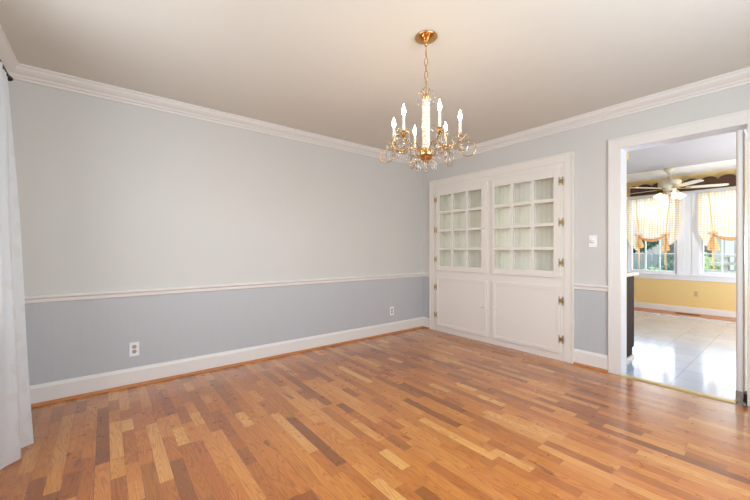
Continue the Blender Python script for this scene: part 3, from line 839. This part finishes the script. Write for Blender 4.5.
# ceiling fan
FXc, FYc = 3.735, -2.095
fn = thing('ceiling_fan', 'white ceiling fan with four lit tulip glass shades in the kitchen', 'ceiling fan', (FXc, FYc, KH))
bm = BM(); lathe(bm, [(0, 0), (.075, 0), (.07, -.03), (.045, -.065), (.02, -.08), (0, -.08)], n=32); obj('canopy', bm, M['fanwhite'], fn, smooth=True)
bm = BM(); tube(bm, [(0, 0, -.08), (0, 0, -.19)], .013, 12); obj('downrod', bm, M['fanwhite'], fn, smooth=True)
bm = BM(); lathe(bm, [(0, -.175), (.05, -.18), (.06, -.195), (.14, -.205), (.153, -.215), (.153, -.30), (.14, -.325), (.09, -.335), (.09, -.36), (.07, -.375), (0, -.375)], n=40); obj('motor_housing', bm, M['fanwhite'], fn, smooth=True)
for k in range(5):
    A = math.radians(-68+72*k); R3 = Matrix.Rotation(A, 3, 'Z') @ Matrix.Rotation(math.radians(-8), 3, 'X')
    bm = BM(); outl = []
    prof = [(.20, .050), (.32, .060), (.48, .066), (.64, .064), (.69, .054), (.715, .028), (.72, 0)]
    outl = [(x, w) for x, w in prof]+[(x, -w) for x, w in reversed(prof[:-1])]
    tp = [bm.verts.new(R3 @ Vector((x, y, .004))+Vector((0, 0, -.335))) for x, y in outl]; bt = [bm.verts.new(R3 @ Vector((x, y, -.004))+Vector((0, 0, -.335))) for x, y in outl]
    bm.faces.new(tp); bm.faces.new(bt)
    for i in range(len(outl)): bm.faces.new((tp[i], tp[(i+1) % len(outl)], bt[(i+1) % len(outl)], bt[i]))
    bl = obj('blade', bm, M['fanwhite'], fn)
    bm = BM(); v = [(.10, .02), (.18, .018), (.26, .045), (.26, -.045), (.18, -.018), (.10, -.02)]
    tp = [bm.verts.new(R3 @ Vector((x, y, -.005))+Vector((0, 0, -.335))) for x, y in v]; bt = [bm.verts.new(R3 @ Vector((x, y, -.012))+Vector((0, 0, -.335))) for x, y in v]
    bm.faces.new(tp); bm.faces.new(bt)
    for i in range(6): bm.faces.new((tp[i], tp[(i+1) % 6], bt[(i+1) % 6], bt[i]))
    obj('blade_bracket', bm, M['brass_hinge'], bl)
bm = BM(); lathe(bm, [(0, -.355), (.075, -.36), (.08, -.375), (.05, -.40), (.02, -.42), (0, -.425)], n=32); obj('light_fitter', bm, M['fanwhite'], fn, smooth=True)
for k in range(4):
    A = math.radians(-79.3+24+90*k); T = Matrix.Rotation(A, 3, 'Z') @ Matrix.Rotation(math.radians(-48), 3, 'Y')
    bm = BM(); prof = [(.0, 0), (.022, 0), (.028, -.016), (.042, -.042), (.047, -.066), (.050, -.084), (.062, -.098)]
    Rt = Matrix.Rotation(A, 3, 'Z') @ Matrix.Rotation(math.radians(-40), 3, 'Y')
    lathe(bm, prof+[(.057, -.096), (.044, -.075), (.0, -.045)], (.118*math.cos(A), .118*math.sin(A), -.415), n=24, M=Rt)
    obj('glass_shade', bm, M['tulip'], fn, smooth=True)
    bm = BM(); tube(bm, [(.05*math.cos(A), .05*math.sin(A), -.385), (.122*math.cos(A), .122*math.sin(A), -.418)], .014, 10); obj('shade_holder', bm, M['brass_hinge'], fn, smooth=True)
bm = BM(); tube(bm, [(.03, -.02, -.40), (.03, -.02, -.56)], .0016, 5); lathe(bm, [(0, -.585), (.006, -.58), (.006, -.565), (0, -.56)], (.03, -.02, 0), n=8); obj('pull_chain', bm, M['brass_hinge'], fn)

# base cabinet, counter and soffit by the doorway
bc = thing('base_cabinet', 'dark espresso kitchen base cabinet seen end-on beside the doorway', 'cabinet', (.45, -2.2, 0))
bm = BM(); box(bm, -.29, .310, -.165, .14, .105, .865); obj('cabinet_box', bm, M['espresso'], bc, bevel=.002)
bm = BM(); box(bm, -.29, .245, -.165, .14, 0, .105); obj('toe_kick', bm, M['espresso'], bc)
bm = BM(); box(bm, -.29, .262, -.180, -.165, 0, .03); obj('base_trim', bm, M['trim'], bc)
bm = BM(); box(bm, .310, .328, -.155, .13, .13, .66); dr = obj('door', bm, M['espresso'], bc, bevel=.002)
bm = BM(); lathe(bm, [(0, .36), (.009, .358), (.012, .35), (.006, .342), (.006, .328), (0, .328)], (0, -.12, .58), axis='x', n=14); obj('knob', bm, M['steel'], dr, smooth=True)
bm = BM(); box(bm, .310, .328, -.155, .13, .68, .85); dr = obj('drawer', bm, M['espresso'], bc, bevel=.002)
bm = BM(); lathe(bm, [(0, .36), (.009, .358), (.012, .35), (.006, .342), (.006, .328), (0, .328)], (0, -.01, .765), axis='x', n=14); obj('knob', bm, M['steel'], dr, smooth=True)
bm = BM(); box(bm, .16, .800, -2.400, -2.06, .865, .900); tag(obj('countertop', bm, M['plate'], bevel=.006), 'white countertop on the dark base cabinet', 'countertop')
bm = BM(); box(bm, TH, .60, -2.36, -2.02, 2.075, KH); struct('trim_15', bm, M['yellow'], 'yellow soffit beside the doorway')

o = thing('wall_outlet', 'almond duplex outlet on the yellow wall below the kitchen windows', 'outlet', (KX, -2.294, .35), 'duplex wall outlets')
bm = BM(); box(bm, -.006, 0, -.035, .035, -.0575, .0575); obj('cover_plate', bm, paint('almond_plate', (222, 196, 140), .4), o, bevel=.002)
for s in (-1, 1):
    bm = BM(); lathe(bm, [(0, -.0085), (.0165, -.0085), (.0165, -.006), (0, -.006)], (0, 0, s*.0195), axis='x', n=20); r = obj('socket', bm, M['socket'], o)
    bm = BM()
    for dy in (-.0065, .0065): box(bm, -.0092, -.0085, dy-.0016, dy+.0016, s*.0195-.001, s*.0195+.009)
    obj('slot', bm, M['plate_dark'], r)
vt = thing('floor_vent', 'dark metal floor register in the wood border below the kitchen windows', 'vent', (KX-.23, -2.22, .002))
bm = BM(); box(bm, -.05, -.042, -.16, .16, 0, .006); box(bm, .042, .05, -.16, .16, 0, .006); box(bm, -.042, .042, -.16, -.152, 0, .006); box(bm, -.042, .042, .152, .16, 0, .006)
obj('frame', bm, M['walnut'], vt)
bm = BM()
for i in range(18): yy = -.148+i*.0172; box(bm, -.042, .042, yy, yy+.006, .001, .005)
obj('grille', bm, M['black'], vt)

# ------------------------------------------------------------------ outside
bm = BM(); box(bm, KX+.12, 45, -30, 30, -.5, -.4); struct('ground', bm, M['grass'], 'lawn outside'); 
def bush(name, label, cat, loc, r, mat, seed, n=520, sq=.8, trunk=False):
    t = thing(name, label, cat, loc)
    rn = random.Random(seed); bm = BM()
    for _ in range(n):
        v = Vector((rn.gauss(0, 1), rn.gauss(0, 1), rn.gauss(0, 1))).normalized()
        rr = r*(.72+.28*noise.noise(v*2.3+Vector((seed, 0, 0)))+rn.uniform(-.08, .08))
        c_ = Vector((v.x*rr, v.y*rr, r*sq+v.z*rr*sq+(r*.9 if trunk else 0)))
        s = r*rn.uniform(.05, .10); u = Vector((rn.gauss(0, 1), rn.gauss(0, 1), rn.gauss(0, 1))).normalized(); w = u.orthogonal().normalized()
        bm.faces.new([bm.verts.new(c_+u*s), bm.verts.new(c_+w*s*.55), bm.verts.new(c_-u*s), bm.verts.new(c_-w*s*.55)])
    ic = bmesh.ops.create_icosphere(bm, subdivisions=3, radius=1.0)
    for v in ic['verts']:
        d_ = v.co.normalized(); k = r*.74*(1+.25*noise.noise(d_*2.3+Vector((seed, 0, 0))))
        v.co = Vector((d_.x*k, d_.y*k, r*sq+d_.z*k*sq+(r*.9 if trunk else 0)))
    obj('foliage', bm, M[mat], t)
    if trunk:
        bm = BM(); tube(bm, [(0, 0, -.02), (.03, .02, r*.6), (0, 0, r*1.3)], [r*.09, r*.07, r*.05], 10); obj('trunk', bm, M['bark'], t, smooth=True)
    else:
        bm = BM(); tube(bm, [(0, 0, -.02), (0, 0, r*.5)], [r*.06, r*.04], 8); obj('stem', bm, M['bark'], t)
G = -.4
bush('garden_bush', 'pale green low bush in front of the picket fence outside the left kitchen window', 'bush', (7.6, -1.05, G), .72, 'leaf1', 3, 1500)
bush('garden_bush', 'light green bush outside the right kitchen window beside the garden shelf', 'bush', (9.0, -1.75, G), .60, 'leaf1', 5, 1500, 1.25)
bush('flower_bush', 'low orange-flowered bush under the right kitchen window', 'bush', (6.9, -1.85, G), .46, 'flower', 12, 900, 1.25)
bush('evergreen_hedge', 'dark green hedge behind the end of the picket fence', 'hedge', (11.6, -.95, G), .95, 'leaf2', 21, 2000)
bush('evergreen_hedge', 'dark green hedge behind the picket fence', 'hedge', (11.6, 1.1, G), 1.0, 'leaf2', 24, 2000)
bush('evergreen_hedge', 'dark green hedge behind the garden shelf', 'hedge', (11.6, -3.0, G), .95, 'leaf2', 25, 2000)
bush('shade_tree', 'leafy tree beyond the fence on the left of the white house', 'tree', (19, 2.3, G), 1.3, 'leaf2', 31, 2000, .9, True)
bush('shade_tree', 'leafy tree beyond the hedge on the right of the white house', 'tree', (18.0, -3.9, G), 1.9, 'leaf1', 35, 2000, .9, True)
fc = thing('picket_fence', 'pale weathered board fence outside the left kitchen window', 'fence', (9.6, .2, G))
bm = BM()
for i in range(19):
    y = 1.6-i*.135; prism_x(bm, [(y-.055, 0), (y+.055, 0), (y+.055, 1.38), (y, 1.43), (y-.055, 1.38)], 0, .02)
obj('picket_panel', bm, M['fence'], fc)
for z in (.3, 1.1): bm = BM(); box(bm, .02, .06, -.95, 1.7, z, z+.08); obj('rail', bm, M['fence'], fc)
for y in (1.6, .35, -.9): bm = BM(); box(bm, .06, .15, y-.05, y+.05, 0, 1.4); obj('post', bm, M['fence'], fc)
tb = thing('garden_shelf', 'pale stepped garden shelf standing outside the right kitchen window', 'shelf', (8.0, -2.52, G))
for z, w in ((1.00, .52), (1.18, .44), (1.37, .30)):
    bm = BM(); box(bm, -.22, .22, -w, w, z, z+.05); obj('shelf', bm, M['siding'], tb)
for s_ in (-1, 1):
    bm = BM(); box(bm, -.16, .16, s_*.19-.05, s_*.19+.05, 0, 1.37); obj('leg', bm, M['siding'], tb)
hs = thing('neighbour_house', 'small white neighbouring house with a grey roof beyond the hedge', 'house', (24, .9, G))
bm = BM(); box(bm, 0, 4, -1.6, 1.6, 0, 2.6); obj('wall', bm, M['siding'], hs)
bm = BM(); a = [bm.verts.new(p) for p in ((-.3, -1.8, 2.6), (-.3, 1.8, 2.6), (4.3, 1.8, 2.6), (4.3, -1.8, 2.6), (2, -1.8, 3.7), (2, 1.8, 3.7))]
for f in ((0, 1, 5, 4), (2, 3, 4, 5), (0, 4, 3), (1, 2, 5), (0, 3, 2, 1)): bm.faces.new([a[i] for i in f])
obj('roof', bm, M['roof'], hs)
for y in (-.8, .8):
    bm = BM(); box(bm, -.03, 0, y-.3, y+.3, 1.1, 2.0); obj('window', bm, M['roof'], hs)

# ------------------------------------------------------------------ light
w = bpy.data.worlds.new('world'); scene.world = w; w.use_nodes = True; nt = w.node_tree
bg = nt.nodes['Background']; sky = nt.nodes.new('ShaderNodeTexSky'); sky.sky_type = 'NISHITA'; sky.sun_disc = False
sky.sun_elevation = math.radians(48); sky.sun_rotation = math.radians(200); sky.air_density = 1.0; sky.dust_density = 2.5
mxw = nt.nodes.new('ShaderNodeMix'); mxw.data_type = 'RGBA'; mxw.inputs[0].default_value = .55
mxw.inputs[7].default_value = (.80, .93, 1.15, 1)
nt.links.new(sky.outputs[0], mxw.inputs[6]); nt.links.new(mxw.outputs[2], bg.inputs[0]); bg.inputs[1].default_value = .62
def area(name, loc, rot, sx, sy, power, color):
    l_ = bpy.data.lights.new(name, 'AREA'); l_.shape = 'RECTANGLE'; l_.size = sx; l_.size_y = sy; l_.energy = power; l_.color = color
    o = bpy.data.objects.new(name, l_); link(o); o.location = loc; o.rotation_euler = rot; return o
R = math.radians
SKYC = (.80, .90, 1.0)
area('front_window_light', ((FX0+FX1)/2, YF+.03, 1.45), (R(100), 0, 0), 2.0, 1.2, 76, (.76, .89, 1.0))
area('left_window_light', (XL-.3, -1.85, 1.45), (R(90), 0, R(-90)), 1.8, 1.3, 54, (.90, .95, 1.0))
pl = bpy.data.lights.new('kitchen_fill_light', 'POINT'); pl.energy = 160; pl.shadow_soft_size = .25; pl.color = (.86, .93, 1.0)  # unseen point fill, added to brighten the kitchen
po = bpy.data.objects.new('kitchen_fill_light', pl); link(po); po.location = (2.5, -4.25, 1.15)
area('kitchen_window_light_a', (KX+.35, -1.67, 1.5), (R(90), 0, R(90)), .8, 1.5, 14, SKYC)
area('kitchen_window_light_b', (KX+.35, -2.73, 1.5), (R(90), 0, R(90)), .8, 1.5, 14, SKYC)
s = bpy.data.lights.new('sun', 'SUN'); s.energy = 3.0; s.angle = R(2); s.color = (1, .96, .9); so = bpy.data.objects.new('sun', s); link(so); so.rotation_euler = (R(-42), R(0), R(-12))

# ------------------------------------------------------------------ camera
cam = bpy.data.cameras.new('camera'); co = bpy.data.objects.new('camera', cam); link(co)
cam.sensor_width = 36; cam.lens = 341/750*36; cam.clip_start = .05
co.location = (-3.683, -3.498, 1.135); co.rotation_euler = (R(90), 0, -math.atan2(.622, .783))
scene.camera = co
scene.view_settings.view_transform = 'Standard'; scene.view_settings.look = 'None'
scene.view_settings.exposure = 0.0
scene.cycles.use_denoising = True
scene.cycles.max_bounces = 10; scene.cycles.diffuse_bounces = 5; scene.cycles.transparent_max_bounces = 12
scene.cycles.sample_clamp_indirect = 6.0
scene.cycles.caustics_reflective = False; scene.cycles.caustics_refractive = False
scene.cycles.blur_glossy = 1.0; scene.cycles.sample_clamp_indirect = 3.0
